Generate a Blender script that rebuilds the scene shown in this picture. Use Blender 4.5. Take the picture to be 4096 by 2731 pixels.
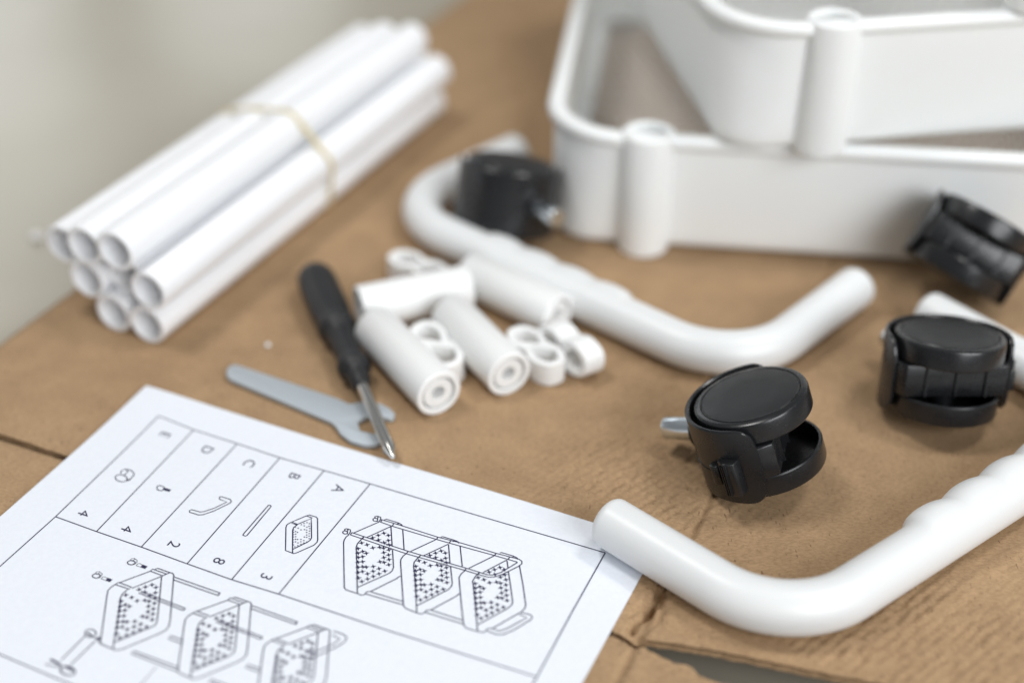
import bpy, bmesh, math, random
import numpy as np
from mathutils import Vector, Matrix

for o in list(bpy.data.objects):
    bpy.data.objects.remove(o)
scene = bpy.context.scene
COL = scene.collection
MM = 0.001
R = math.radians

# ------------------------------------------------------------------ camera
cam_data = bpy.data.cameras.new('camera')
cam = bpy.data.objects.new('camera', cam_data)
COL.objects.link(cam)
cam.location = (0.0, 0.0, 0.323)
cam.rotation_euler = (R(56.0), 0.0, 0.0)
cam_data.sensor_width = 36.0
cam_data.lens = 50.0
cam_data.clip_start = 0.01
cam_data.clip_end = 50.0
cam_data.dof.use_dof = True
cam_data.dof.focus_distance = 0.478
cam_data.dof.aperture_fstop = 2.9
scene.camera = cam

# ------------------------------------------------------------------ light
world = bpy.data.worlds.new('World')
scene.world = world
world.use_nodes = True
bg = world.node_tree.nodes['Background']
bg.inputs['Color'].default_value = (0.95, 0.98, 1.0, 1)
bg.inputs['Strength'].default_value = 0.20


def area_light(name, loc, target, sx, sy, power, color):
    d = bpy.data.lights.new(name, 'AREA')
    d.shape = 'RECTANGLE'
    d.size, d.size_y, d.energy, d.color = sx, sy, power, color
    o = bpy.data.objects.new(name, d)
    COL.objects.link(o)
    o.location = loc
    o.rotation_euler = (Vector(target) - Vector(loc)).to_track_quat('-Z', 'Y').to_euler()
    return o


area_light('window_light', (1.15, -1.25, 1.15), (0.05, 0.5, 0.0), 1.6, 1.2, 43.0, (0.96, 0.98, 1.0))
area_light('ceiling_panel_light', (-0.70, 0.70, 1.8), (0.0, 0.5, 0.0), 0.38, 0.38, 12.5, (1.0, 0.985, 0.96))
area_light('ceiling_panel_light', (0.85, 0.55, 1.9), (0.05, 0.5, 0.0), 0.38, 0.38, 10.0, (1.0, 0.985, 0.96))
area_light('far_window_light', (-1.35, 3.2, 0.95), (-0.2, 0.7, 0.0), 0.6, 1.3, 4.2, (0.92, 0.97, 1.0))
area_light('far_window_light', (-0.60, 3.1, 0.62), (-0.2, 0.7, 0.0), 0.4, 0.6, 1.4, (0.92, 0.97, 1.0))

vs = scene.view_settings
vs.view_transform = 'Standard'
vs.look = 'None'
vs.gamma = 1.0
vs.exposure = 0.07
vs.use_curve_mapping = False
scene.render.engine = 'CYCLES'
scene.cycles.use_denoising = True
scene.cycles.max_bounces = 10
scene.cycles.diffuse_bounces = 5


# ------------------------------------------------------------------ materials
def new_mat(name):
    m = bpy.data.materials.new(name)
    m.use_nodes = True
    nt = m.node_tree
    return m, nt, nt.nodes['Principled BSDF']


def nd(nt, kind, **kw):
    n = nt.nodes.new(kind)
    for k, v in kw.items():
        if k in n.inputs.keys():
            n.inputs[k].default_value = v
        else:
            setattr(n, k, v)
    return n


def noise(nt, scale, detail=3.0, rough=0.5, mapping=None, space='Object'):
    tc = nd(nt, 'ShaderNodeTexCoord')
    n = nd(nt, 'ShaderNodeTexNoise')
    n.inputs['Scale'].default_value = scale
    n.inputs['Detail'].default_value = detail
    n.inputs['Roughness'].default_value = rough
    if mapping:
        mp = nd(nt, 'ShaderNodeMapping')
        mp.inputs['Rotation'].default_value = mapping[0]
        mp.inputs['Scale'].default_value = mapping[1]
        nt.links.new(tc.outputs[space], mp.inputs['Vector'])
        nt.links.new(mp.outputs['Vector'], n.inputs['Vector'])
    else:
        nt.links.new(tc.outputs[space], n.inputs['Vector'])
    return n


def ramp(nt, src, stops):
    r = nd(nt, 'ShaderNodeValToRGB')
    el = r.color_ramp.elements
    while len(el) < len(stops):
        el.new(0.5)
    for e, (p, c) in zip(el, stops):
        e.position = p
        e.color = (*c, 1) if len(c) == 3 else c
    nt.links.new(src, r.inputs['Fac'])
    return r


def mix_rgb(nt, a, b, fac, mode='MIX'):
    m = nd(nt, 'ShaderNodeMix', data_type='RGBA', blend_type=mode)
    for sock, val in ((m.inputs[6], a), (m.inputs[7], b), (m.inputs[0], fac)):
        if hasattr(val, 'is_linked'):
            nt.links.new(val, sock)
        elif isinstance(val, (int, float)):
            sock.default_value = val
        else:
            sock.default_value = (*val, 1)
    return m.outputs[2]


def bump(nt, bsdf, height, strength, dist, normal=None):
    b = nd(nt, 'ShaderNodeBump')
    b.inputs['Strength'].default_value = strength
    b.inputs['Distance'].default_value = dist
    nt.links.new(height, b.inputs['Height'])
    if normal:
        nt.links.new(normal, b.inputs['Normal'])
    nt.links.new(b.outputs['Normal'], bsdf.inputs['Normal'])
    return b.outputs['Normal']


def mat_plain(name, col, rough, metallic=0.0, bump_scale=None, bump_str=0.1, bump_dist=0.0001, sss=0.0,
              rough_var=0.0, spec=0.5):
    m, nt, b = new_mat(name)
    b.inputs['Base Color'].default_value = (*col, 1)
    b.inputs['Roughness'].default_value = rough
    b.inputs['Metallic'].default_value = metallic
    b.inputs['Specular IOR Level'].default_value = spec
    if sss:
        b.inputs['Subsurface Weight'].default_value = sss
        b.inputs['Subsurface Radius'].default_value = (1.0, 0.9, 0.7)
        b.inputs['Subsurface Scale'].default_value = 0.003
    if bump_scale:
        n = noise(nt, bump_scale, 4)
        bump(nt, b, n.outputs['Fac'], bump_str, bump_dist)
        if rough_var:
            mr = nd(nt, 'ShaderNodeMapRange')
            mr.inputs['To Min'].default_value = rough - rough_var
            mr.inputs['To Max'].default_value = rough + rough_var
            n2 = noise(nt, bump_scale * 0.25, 3)
            nt.links.new(n2.outputs['Fac'], mr.inputs['Value'])
            nt.links.new(mr.outputs['Result'], b.inputs['Roughness'])
    return m


def mat_black_plastic(name='black_moulded_plastic', r0=0.2, r1=0.36):
    m, nt, b = new_mat(name)
    base = (0.012, 0.0125, 0.014)
    sp = noise(nt, 900.0, 2, 0.6)
    cl = noise(nt, 90.0, 3)
    sr = ramp(nt, sp.outputs['Fac'], [(0.66, (0, 0, 0)), (0.76, (1, 1, 1))])
    cr = ramp(nt, cl.outputs['Fac'], [(0.45, (0, 0, 0)), (0.7, (1, 1, 1))])
    dust = nd(nt, 'ShaderNodeMath', operation='MULTIPLY')
    nt.links.new(sr.outputs['Color'], dust.inputs[0])
    nt.links.new(cr.outputs['Color'], dust.inputs[1])
    d2 = nd(nt, 'ShaderNodeMath', operation='MULTIPLY')
    nt.links.new(dust.outputs[0], d2.inputs[0])
    d2.inputs[1].default_value = 0.35
    c = mix_rgb(nt, base, (0.16, 0.16, 0.16), d2.outputs[0])
    nt.links.new(c, b.inputs['Base Color'])
    rn = noise(nt, 140.0, 4)
    rr = nd(nt, 'ShaderNodeMapRange')
    rr.inputs['To Min'].default_value = r0
    rr.inputs['To Max'].default_value = r1
    nt.links.new(rn.outputs['Fac'], rr.inputs['Value'])
    nt.links.new(rr.outputs['Result'], b.inputs['Roughness'])
    bn = noise(nt, 260.0, 4)
    bump(nt, b, bn.outputs['Fac'], 0.12, 0.0002)
    return m


def mat_cardboard():
    m, nt, b = new_mat('brown_cardboard')
    ang = (0, 0, R(24.2))
    big = noise(nt, 9.0, 4)
    mid = noise(nt, 60.0, 5, 0.6)
    fib = noise(nt, 600.0, 4, 0.7, mapping=(ang, (1.0, 2.2, 1.0)))
    c1 = ramp(nt, big.outputs['Fac'], [(0.3, (0.375, 0.246, 0.138)), (0.7, (0.43, 0.289, 0.166))])
    c2 = ramp(nt, mid.outputs['Fac'], [(0.3, (0.86, 0.85, 0.84)), (0.7, (1.06, 1.06, 1.06))])
    c = mix_rgb(nt, c1.outputs['Color'], c2.outputs['Color'], 1.0, 'MULTIPLY')
    c3 = ramp(nt, fib.outputs['Fac'], [(0.28, (0.72, 0.69, 0.66)), (0.6, (1.07, 1.07, 1.07))])
    c = mix_rgb(nt, c, c3.outputs['Color'], 1.0, 'MULTIPLY')
    # scattered dark pulp fibres
    sp = noise(nt, 1150.0, 1, 0.5, mapping=((0, 0, 0.6), (1.0, 0.25, 1.0)))
    sr = ramp(nt, sp.outputs['Fac'], [(0.69, (0, 0, 0)), (0.78, (1, 1, 1))])
    sf = nd(nt, 'ShaderNodeMath', operation='MULTIPLY')
    nt.links.new(sr.outputs['Color'], sf.inputs[0])
    sf.inputs[1].default_value = 0.75
    c = mix_rgb(nt, c, (0.10, 0.055, 0.028), sf.outputs[0])
    nt.links.new(c, b.inputs['Base Color'])
    b.inputs['Roughness'].default_value = 0.82
    b.inputs['Specular IOR Level'].default_value = 0.25
    bump(nt, b, fib.outputs['Fac'], 0.35, 0.0003)
    return m


def mat_floor():
    m, nt, b = new_mat('beige_glazed_floor_tile')
    n = noise(nt, 5.0, 4)
    c = ramp(nt, n.outputs['Fac'], [(0.3, (0.41, 0.375, 0.30)), (0.7, (0.46, 0.425, 0.345))])
    nt.links.new(c.outputs['Color'], b.inputs['Base Color'])
    b.inputs['Roughness'].default_value = 0.26
    b.inputs['Specular IOR Level'].default_value = 0.6
    n2 = noise(nt, 3.5, 2)
    bump(nt, b, n2.outputs['Fac'], 0.25, 0.02)
    return m


def mat_paper():
    m, nt, b = new_mat('white_printer_paper')
    n = noise(nt, 700.0, 4)
    c = ramp(nt, n.outputs['Fac'], [(0.3, (0.785, 0.82, 0.885)), (0.7, (0.82, 0.855, 0.92))])
    nt.links.new(c.outputs['Color'], b.inputs['Base Color'])
    b.inputs['Roughness'].default_value = 0.7
    b.inputs['Specular IOR Level'].default_value = 0.2
    bump(nt, b, n.outputs['Fac'], 0.15, 0.0001)
    return m


M_WHITE = mat_plain('white_plastic', (0.775, 0.79, 0.795), 0.38, bump_scale=300, bump_str=0.06, sss=0.15, rough_var=0.06)
M_TUBE = mat_plain('white_glossy_tube_plastic', (0.91, 0.92, 0.94), 0.25, bump_scale=200, bump_str=0.03, sss=0.03)
M_BASKET = mat_plain('white_basket_plastic', (0.90, 0.92, 0.915), 0.42, bump_scale=220, bump_str=0.06, sss=0.2, rough_var=0.05)
M_CLIP = mat_plain('warm_white_plastic', (0.885, 0.895, 0.89), 0.42, bump_scale=400, bump_str=0.1, sss=0.08)
M_BLACK = mat_black_plastic()
M_CAP = mat_black_plastic('matt_black_wheel_cap', 0.38, 0.56)
M_GRIP = mat_plain('black_handle_rubber', (0.014, 0.0145, 0.016), 0.5, bump_scale=900, bump_str=0.2, bump_dist=0.0002)
M_ZINC = mat_plain('zinc_plated_steel', (0.72, 0.78, 0.82), 0.24, 1.0, bump_scale=500, bump_str=0.08)
M_STEEL = mat_plain('chrome_screwdriver_steel', (0.72, 0.71, 0.68), 0.22, 1.0, bump_scale=300, bump_str=0.05)
M_WRENCH = mat_plain('matt_grey_stamped_steel', (0.47, 0.52, 0.56), 0.5, 0.25, bump_scale=700, bump_str=0.15)
M_CARD = mat_cardboard()
M_FLOOR = mat_floor()
M_PAPER = mat_paper()
M_INK = mat_plain('dark_violet_printing_ink', (0.012, 0.010, 0.055), 0.6)
M_BAND = mat_plain('yellow_rubber', (0.66, 0.55, 0.30), 0.45, sss=0.2)
M_FOAM = mat_plain('white_foam', (0.85, 0.85, 0.86), 0.7)


# ------------------------------------------------------------------ mesh helpers (all sizes in millimetres)
def link(name, mesh, mat, parent=None, smooth=35):
    mesh.materials.append(mat)
    if smooth:
        for p in mesh.polygons:
            p.use_smooth = True
        if smooth < 180:
            mesh.set_sharp_from_angle(angle=R(smooth))
    o = bpy.data.objects.new(name, mesh)
    COL.objects.link(o)
    if parent:
        o.parent = parent
    return o


def mesh_from(name, verts, faces):
    me = bpy.data.meshes.new(name)
    me.from_pydata([(v[0] * MM, v[1] * MM, v[2] * MM) for v in verts], [], faces)
    me.validate()
    bm = bmesh.new()
    bm.from_mesh(me)
    bmesh.ops.recalc_face_normals(bm, faces=bm.faces)
    bm.to_mesh(me)
    bm.free()
    me.update()
    return me


def thing(name, label, cat, loc=(0, 0, 0), group=None, matrix=None):
    o = bpy.data.objects.new(name, None)
    o.empty_display_size = 0.01
    COL.objects.link(o)
    if matrix is not None:
        o.matrix_world = matrix
    else:
        o.location = [c * MM for c in loc]
    tag(o, label, cat, group)
    return o


def tag(o, label, cat, group=None):
    o['label'] = label
    o['category'] = cat
    if group:
        o['group'] = group


def lathe(profile, n=48, axis='z', closed=False):
    """profile: list of (radius, height); radius 0 ends become poles."""
    verts, faces, rings = [], [], []
    for r, h in profile:
        if r < 1e-6:
            rings.append([len(verts)])
            verts.append((0, 0, h))
        else:
            rings.append(list(range(len(verts), len(verts) + n)))
            for i in range(n):
                a = 2 * math.pi * i / n
                verts.append((r * math.cos(a), r * math.sin(a), h))
    pairs = list(zip(rings, rings[1:]))
    if closed:
        pairs.append((rings[-1], rings[0]))
    for A, B in pairs:
        for i in range(n):
            j = (i + 1) % n
            if len(A) == 1 and len(B) == 1:
                continue
            if len(A) == 1:
                faces.append((A[0], B[i], B[j]))
            elif len(B) == 1:
                faces.append((A[i], A[j], B[0]))
            else:
                faces.append((A[i], A[j], B[j], B[i]))
    if axis == 'x':
        verts = [(z, x, y) for x, y, z in verts]
    return verts, faces


def join(*parts):
    V, F = [], []
    for v, f in parts:
        k = len(V)
        V += list(v)
        F += [tuple(i + k for i in q) for q in f]
    return V, F


def move(vf, fn):
    return [fn(*v) for v in vf[0]], vf[1]


def prism(poly, z0, z1):
    n = len(poly)
    V = [(x, y, z0) for x, y in poly] + [(x, y, z1) for x, y in poly]
    F = [tuple(range(n))[::-1], tuple(range(n, 2 * n))]
    F += [(i, (i + 1) % n, n + (i + 1) % n, n + i) for i in range(n)]
    return V, F


def bevel_mesh(me, width, segs=2, angle=40):
    bm = bmesh.new()
    bm.from_mesh(me)
    ed = [e for e in bm.edges if len(e.link_faces) == 2 and e.calc_face_angle(0) > R(angle)]
    bmesh.ops.bevel(bm, geom=ed, offset=width * MM, segments=segs, affect='EDGES', profile=0.5, clamp_overlap=True)
    bm.to_mesh(me)
    bm.free()
    return me


def fillet_path(pts, rad, step=2.0):
    """planar polyline with rounded corners, resampled"""
    pts = [Vector(p) for p in pts]
    out = [pts[0]]
    for a, b, c in zip(pts, pts[1:], pts[2:]):
        u, w = (a - b).normalized(), (c - b).normalized()
        th = u.angle(w)
        t = rad / math.tan(th / 2)
        cen = b + (u + w).normalized() * (rad / math.sin(th / 2))
        p0, p1 = b + u * t, b + w * t
        n = max(6, int((math.pi - th) * rad / step))
        a0 = math.atan2((p0 - cen).y, (p0 - cen).x)
        a1 = math.atan2((p1 - cen).y, (p1 - cen).x)
        d = (a1 - a0 + math.pi) % (2 * math.pi) - math.pi
        for i in range(n + 1):
            q = a0 + d * i / n
            out.append(Vector((cen.x + rad * math.cos(q), cen.y + rad * math.sin(q))))
    out.append(pts[-1])
    dense = [out[0]]
    for a, b in zip(out, out[1:]):
        n = max(1, int((b - a).length / step))
        for i in range(1, n + 1):
            dense.append(a.lerp(b, i / n))
    return dense


# ------------------------------------------------------------------ numeric noise for carton and paper relief
_rng = np.random.default_rng(7)
_perm = _rng.random((256, 256))


def vnoise(x, y):
    xi, yi = np.floor(x).astype(int), np.floor(y).astype(int)
    fx, fy = x - xi, y - yi
    fx, fy = fx * fx * (3 - 2 * fx), fy * fy * (3 - 2 * fy)
    g = lambda i, j: _perm[i % 256, j % 256]
    return (g(xi, yi) * (1 - fx) + g(xi + 1, yi) * fx) * (1 - fy) + (g(xi, yi + 1) * (1 - fx) + g(xi + 1, yi + 1) * fx) * fy


def fbm(x, y, octv=4):
    s, a = 0, 0.5
    for k in range(octv):
        s = s + a * vnoise(x * 2 ** k + 17.3 * k, y * 2 ** k + 5.1 * k)
        a *= 0.5
    return s


def sstep(a, b, x):
    t = np.clip((x - a) / (b - a), 0, 1)
    return t * t * (3 - 2 * t)

# printed drawing on the sheet: widths in 0.01 mm, points in 0.1 mm across (u) and down (v) the sheet
PRINT_LINES = {
    'table': '44:155,134 321,146 513,147 699,151 881,146 1066,141 1487,132 1832,124 1949,122;44:174,745 350,748 535,748 721,751 896,752 1070,744 1478,736 1959,717;42:321,146 350,748;42:513,147 535,748;42:699,151 721,751;42:881,146 896,752;42:1066,141 1070,744;44:155,134 174,745 170,1018 173,1336;44:1949,122 1954,413 1964,745 1971,989;44:329,1315 437,1321 698,1327 935,1333',
    'parts': '42:920,436 916,449 920,462 980,560 1013,562 1020,554 1052,498 1054,481 1050,470 993,377 984,373 958,374 952,382 920,436 945,436 974,387 1026,470 1028,483 1025,494 999,546;42:948,434 944,451 948,464 1008,561;42:925,431 949,432;42:952,382 976,383;42:804,389 808,552 810,557 820,557 823,552 816,392 812,388 804,389;42:626,423 629,431 635,435 664,436 644,480 622,511 610,519 576,521 573,528 578,535 614,534 628,526 652,492 677,437 677,428 667,420 634,420 626,423;42:394,464 397,475 406,483 423,482 424,475 419,461 398,460 394,464;130:421,470 450,469;42:273,480 275,487 273,493 268,498 260,501 251,501 241,499 233,494 227,488 225,482 227,476 232,471 240,468 250,468 259,470 267,474 273,480;42:233,464 225,450 233,437 254,434 275,443 281,454 284,479 278,489;42:250,468 249,442 234,438;50:275,483 284,475',
    'assembled': '42:1132,403 1129,418 1131,434 1136,446 1192,540 1246,630 1256,636 1297,635 1313,636 1320,631 1321,615 1332,608 1379,521 1381,510 1387,506;42:1182,393 1181,409 1180,430 1185,447 1243,543 1297,635;42:1193,390 1240,307;42:1240,307 1292,393;42:1301,407 1344,479 1348,495 1345,510 1285,609;42:1142,389 1192,305;42:1284,304 1336,391;42:1135,390 1354,391 1562,382 1607,381 1638,381 1654,375 1674,352 1703,287;42:1137,402 1351,404 1563,393 1612,392 1645,390 1663,381 1683,357 1714,302 1719,286 1714,275 1702,270;42:1192,290 1270,288 1409,287 1494,280 1622,276 1702,270;42:1194,302 1238,304 1408,299 1457,297 1619,288 1670,286 1703,285;42:1351,403 1347,419 1348,436 1354,449 1393,514 1456,619 1469,628 1513,631 1527,629 1532,620 1533,607 1545,600 1591,510 1593,499 1598,496;42:1398,391 1395,410 1394,429 1400,444 1453,531 1511,632;42:1408,388 1456,304;42:1457,303 1503,383;42:1511,395 1552,464 1556,477 1554,495 1496,603;42:1359,388 1408,302;42:1497,296 1547,381;42:1563,394 1559,414 1560,431 1569,447 1622,539 1667,614 1681,624 1721,622 1737,619 1742,610 1743,598 1756,591 1803,498 1808,489 1812,469 1808,453 1759,368 1715,297;42:1610,381 1606,405 1608,429 1617,442 1662,520 1718,619;42:1621,377 1666,291;42:1667,291 1685,322;42:1695,340 1728,395 1764,457 1768,472 1763,491 1708,595;42:1570,379 1620,290;42:1333,610 1447,605;42:1323,625 1454,618;42:1546,601 1659,599;42:1534,617 1665,613;42:1747,608 1780,609 1797,601 1820,568 1850,505 1849,493 1839,487 1811,490;42:1756,591 1781,592 1796,575 1835,504 1807,500;42:1243,301 1242,290;42:1410,299 1409,287;42:1456,297 1457,284;42:1620,288 1621,276;42:1669,287 1669,274;42:1184,403 1183,391;42:1351,403 1352,390;42:1397,401 1398,390;42:1562,393 1563,382;42:1610,391 1611,380;42:1204,287 1207,281 1252,280 1268,283 1275,289;42:1252,290 1255,283 1262,281;42:1418,283 1422,278 1465,277 1481,279 1487,285;42:1465,286 1468,279 1475,277;42:1631,270 1635,265 1677,264 1693,267 1699,273;42:1677,274 1680,266 1687,265;42:1122,395 1123,398 1123,401 1121,404 1119,406 1116,406 1112,406 1110,405 1107,402 1106,399 1107,396 1108,394 1111,392 1114,391 1117,392 1120,393 1122,395;42:1117,384 1118,387 1118,389 1117,391 1115,392 1113,392 1111,392 1109,391 1107,389 1106,387 1106,385 1107,383 1109,381 1111,381 1113,381 1116,383 1117,384;42:1112,380 1124,380 1129,388 1131,402 1123,402;42:1137,402 1135,390;42:1183,296 1184,299 1184,302 1182,305 1179,306 1176,307 1173,307 1170,305 1168,303 1167,300 1167,297 1169,294 1172,292 1175,292 1178,292 1181,294 1183,296;42:1178,285 1179,287 1179,289 1178,291 1176,292 1174,293 1171,292 1169,291 1168,289 1167,287 1167,285 1168,283 1170,282 1172,281 1174,281 1176,283 1178,285;42:1173,280 1185,280 1190,288 1192,303 1184,303;42:1198,303 1196,290',
    'exploded': '42:568,925 563,943 563,960 579,987 628,1064 683,1151 693,1158 734,1159 748,1160 764,1147 827,1047 836,1029 836,1009 822,983 726,833 713,813 705,808 695,809 647,809 641,815;42:633,830 575,915;42:567,928 571,916 622,916 622,927 570,928;42:633,830 633,819 686,819 684,831 633,830;42:618,931 615,953 621,972 660,1033 736,1158;42:627,920 680,835;42:681,835 733,916 787,1003 794,1020 788,1035 724,1134;42:681,833 695,809;42:871,928 865,945 864,961 878,988 921,1063 969,1148 979,1155 1018,1156 1031,1157 1047,1144 1112,1047 1121,1029 1122,1009 1110,984 1026,838 1015,818 1007,813 998,814 951,814 946,820;42:938,835 878,917;42:870,930 874,918 922,918 922,929 872,930;42:938,835 938,824 988,824 986,835 938,835;42:918,933 914,955 919,973 953,1033 1020,1155;42:927,922 982,839;42:983,839 1029,918 1077,1003 1082,1020 1076,1035 1010,1131;42:983,838 998,814;42:1160,923 1154,939 1152,956 1164,982 1202,1056 1244,1139 1253,1146 1290,1146 1303,1148 1319,1135 1385,1040 1395,1022 1397,1003 1387,978 1313,835 1303,815 1296,811 1287,812 1243,812 1237,818;42:1228,832 1168,913;42:1159,925 1164,913 1210,914 1209,924 1162,925;42:1228,832 1230,821 1278,821 1275,832 1228,832;42:1205,928 1200,949 1204,967 1234,1026 1293,1145;42:1214,918 1271,836;42:1272,836 1312,914 1354,997 1358,1014 1352,1028 1284,1123;42:1272,835 1287,812;42:718,820 898,819 899,831 725,832;42:661,919 837,923 836,933 660,928;42:968,1138 799,1139 799,1150 975,1151;42:911,1038 863,1040 865,1052 919,1052;60:896,822 897,830;60:835,925 836,931;42:1019,824 1191,824 1192,835 1025,836;42:960,922 1127,925 1126,935 958,931;42:1243,1135 1081,1136 1081,1147 1249,1149;42:1193,1038 1147,1040 1148,1051 1200,1051;60:1189,826 1189,834;60:1126,927 1126,933;42:563,818 565,821 564,825 562,829 558,832 553,833 548,833 543,831 540,829 538,825 539,821 541,818 545,815 550,814 555,814 560,815 563,818;24:540,815 541,807 547,802 563,807 567,814 566,827;24:549,818 552,804;24:575,828 573,820 578,815 591,817 593,828 575,828;140:591,822 611,822;55:561,827 566,822;42:498,916 499,920 499,924 497,927 493,930 488,931 483,931 478,930 475,927 473,924 474,920 476,916 480,914 485,912 490,912 495,914 498,916;24:475,914 476,906 482,901 498,906 501,913 501,925;24:484,916 487,903;24:510,926 508,918 513,914 526,915 527,926 510,926;140:526,920 545,920;55:496,925 501,921;42:648,1127 651,1133 651,1139 648,1145 643,1149 636,1150 629,1150 622,1147 617,1142 613,1136 613,1130 616,1124 621,1121 628,1119 635,1120 642,1123 648,1127;70:621,1136 643,1142;30:642,1140 693,1158;110:663,1140 675,1143;42:624,1151 622,1261;42:666,1155 661,1265;90:590,1273 631,1277;40:588,1295 634,1287;40:631,1277 651,1296;55:693,1285 694,1291 691,1296 685,1301 676,1303 666,1303 656,1301 648,1296 643,1291 642,1285 645,1279 651,1275 660,1273 670,1273 680,1275 688,1279 693,1285;70:648,1277 684,1281;22:902,1162 902,1234 903,1277;42:1313,811 1344,809 1363,815 1367,834 1352,870 1315,928 1295,940 1276,940;42:1319,826 1347,831 1341,858 1305,912 1284,922',
}
PRINT_STARS = {
    'parts': '972,411,4 965,419,4 960,428,4 982,412,4 988,424,4 972,429,4 984,431,4 948,448,4 960,448,4 973,451,4 983,445,4 991,444,4 1002,444,4 997,454,4 1008,456,4 1004,465,4 1014,466,4 1002,477,4 1010,475,4 1021,477,4 950,462,4 961,466,4 969,467,4 956,472,4 968,477,4 962,482,4 975,488,4 968,492,4 981,499,4 988,497,4 975,504,4 998,492,4 1010,493,4 1004,502,4 1023,494,4 1016,503,4 998,511,4 988,510,4 1011,513,4 1005,523,4 999,532,4 989,526,4 981,514,4 996,433,4',
    'assembled': '1235,347,10 1223,364,10 1212,383,10 1254,350,10 1266,372,10 1235,384,10 1258,388,10 1191,421,10 1212,421,10 1237,426,10 1256,414,10 1270,412,10 1290,412,10 1281,431,10 1301,434,10 1293,452,10 1313,453,10 1291,475,10 1305,472,10 1324,475,10 1194,450,10 1215,456,10 1230,458,10 1205,469,10 1227,478,10 1216,487,10 1239,499,10 1227,507,10 1251,520,10 1263,516,10 1239,528,10 1282,504,10 1304,505,10 1293,524,10 1327,507,10 1316,526,10 1282,542,10 1262,540,10 1305,545,10 1294,563,10 1283,581,10 1265,571,10 1251,549,10 1279,390,10 1450,343,10 1438,360,10 1426,378,10 1467,346,10 1479,368,10 1448,379,10 1471,383,10 1405,416,10 1426,416,10 1450,421,10 1469,409,10 1483,407,10 1502,407,10 1493,426,10 1513,429,10 1505,446,10 1524,448,10 1502,469,10 1516,467,10 1535,469,10 1408,444,10 1428,451,10 1443,452,10 1418,463,10 1440,472,10 1428,481,10 1452,493,10 1439,501,10 1463,513,10 1474,509,10 1451,522,10 1493,498,10 1515,499,10 1504,518,10 1538,501,10 1526,520,10 1493,535,10 1474,533,10 1516,539,10 1505,557,10 1494,575,10 1476,565,10 1462,542,10 1492,386,10 1661,332,10 1649,349,10 1638,367,10 1678,335,10 1690,357,10 1660,369,10 1682,373,10 1617,405,10 1638,406,10 1661,411,10 1680,399,10 1694,398,10 1713,398,10 1704,417,10 1724,420,10 1716,437,10 1735,440,10 1713,461,10 1727,458,10 1746,461,10 1620,434,10 1640,441,10 1654,443,10 1630,453,10 1652,463,10 1640,472,10 1663,484,10 1651,492,10 1674,505,10 1685,501,10 1663,513,10 1704,490,10 1726,491,10 1715,510,10 1748,493,10 1737,512,10 1704,528,10 1685,525,10 1726,531,10 1716,549,10 1705,567,10 1687,557,10 1674,534,10 1703,376,10',
    'exploded': '676,880,10 663,897,10 651,915,10 695,884,10 708,905,10 675,917,10 700,921,10 628,953,10 652,954,10 677,959,10 698,947,10 713,945,10 734,945,10 725,964,10 746,967,10 738,984,10 758,986,10 735,1008,10 750,1005,10 771,1007,10 632,982,10 654,989,10 670,990,10 644,1001,10 668,1010,10 655,1019,10 680,1031,10 667,1039,10 693,1052,10 705,1048,10 680,1060,10 726,1036,10 750,1038,10 738,1056,10 774,1040,10 762,1058,10 726,1074,10 705,1072,10 751,1077,10 739,1095,10 727,1113,10 708,1103,10 693,1080,10 722,924,10 976,884,10 963,900,10 951,918,10 994,887,10 1005,908,10 973,920,10 997,923,10 927,955,10 949,955,10 974,960,10 994,949,10 1008,947,10 1028,947,10 1018,966,10 1039,968,10 1030,985,10 1050,987,10 1026,1008,10 1041,1005,10 1060,1008,10 929,983,10 950,989,10 965,991,10 939,1001,10 962,1011,10 949,1019,10 973,1031,10 960,1038,10 984,1051,10 996,1047,10 971,1059,10 1016,1036,10 1039,1037,10 1027,1055,10 1062,1039,10 1049,1057,10 1015,1073,10 995,1071,10 1038,1076,10 1026,1093,10 1014,1111,10 996,1101,10 982,1079,10 1018,926,10 1263,880,10 1250,896,10 1237,913,10 1280,883,10 1290,904,10 1259,915,10 1281,918,10 1213,949,10 1234,950,10 1257,955,10 1277,943,10 1291,942,10 1310,942,10 1300,960,10 1319,963,10 1310,979,10 1329,981,10 1305,1002,10 1319,999,10 1338,1001,10 1213,977,10 1233,983,10 1248,985,10 1222,995,10 1243,1004,10 1231,1013,10 1253,1024,10 1240,1031,10 1263,1044,10 1274,1040,10 1250,1052,10 1294,1029,10 1316,1030,10 1303,1048,10 1338,1032,10 1325,1050,10 1291,1065,10 1272,1063,10 1313,1068,10 1301,1085,10 1288,1103,10 1271,1093,10 1260,1071,10 1301,921,10',
}
PRINT_TEXT = [['E', 243, 214], ['D', 434, 223], ['C', 618, 224], ['B', 802, 217], ['A', 980, 212], ['4', 253, 691], ['4', 438, 695], ['2', 627, 692], ['8', 810, 696], ['3', 991, 693]]

# ================================================================== SETTING
FLOOR_Z = -20.0
fl = link('floor', mesh_from('floor', [(-2500, -1500, FLOOR_Z), (2500, -1500, FLOOR_Z), (2500, 3500, FLOOR_Z), (-2500, 3500, FLOOR_Z)], [(0, 1, 2, 3)]), M_FLOOR, smooth=0)
fl['kind'] = 'structure'

# ================================================================== FLATTENED CARTON
CO = np.array([39.6, 313.0])            # where the slit and the score line meet
CA = np.array([0.912, -0.41])           # along the slit
CB = np.array([0.41, 0.912])            # along the score line, away from the camera
CA, CB = CA / np.linalg.norm(CA), CB / np.linalg.norm(CB)


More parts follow.
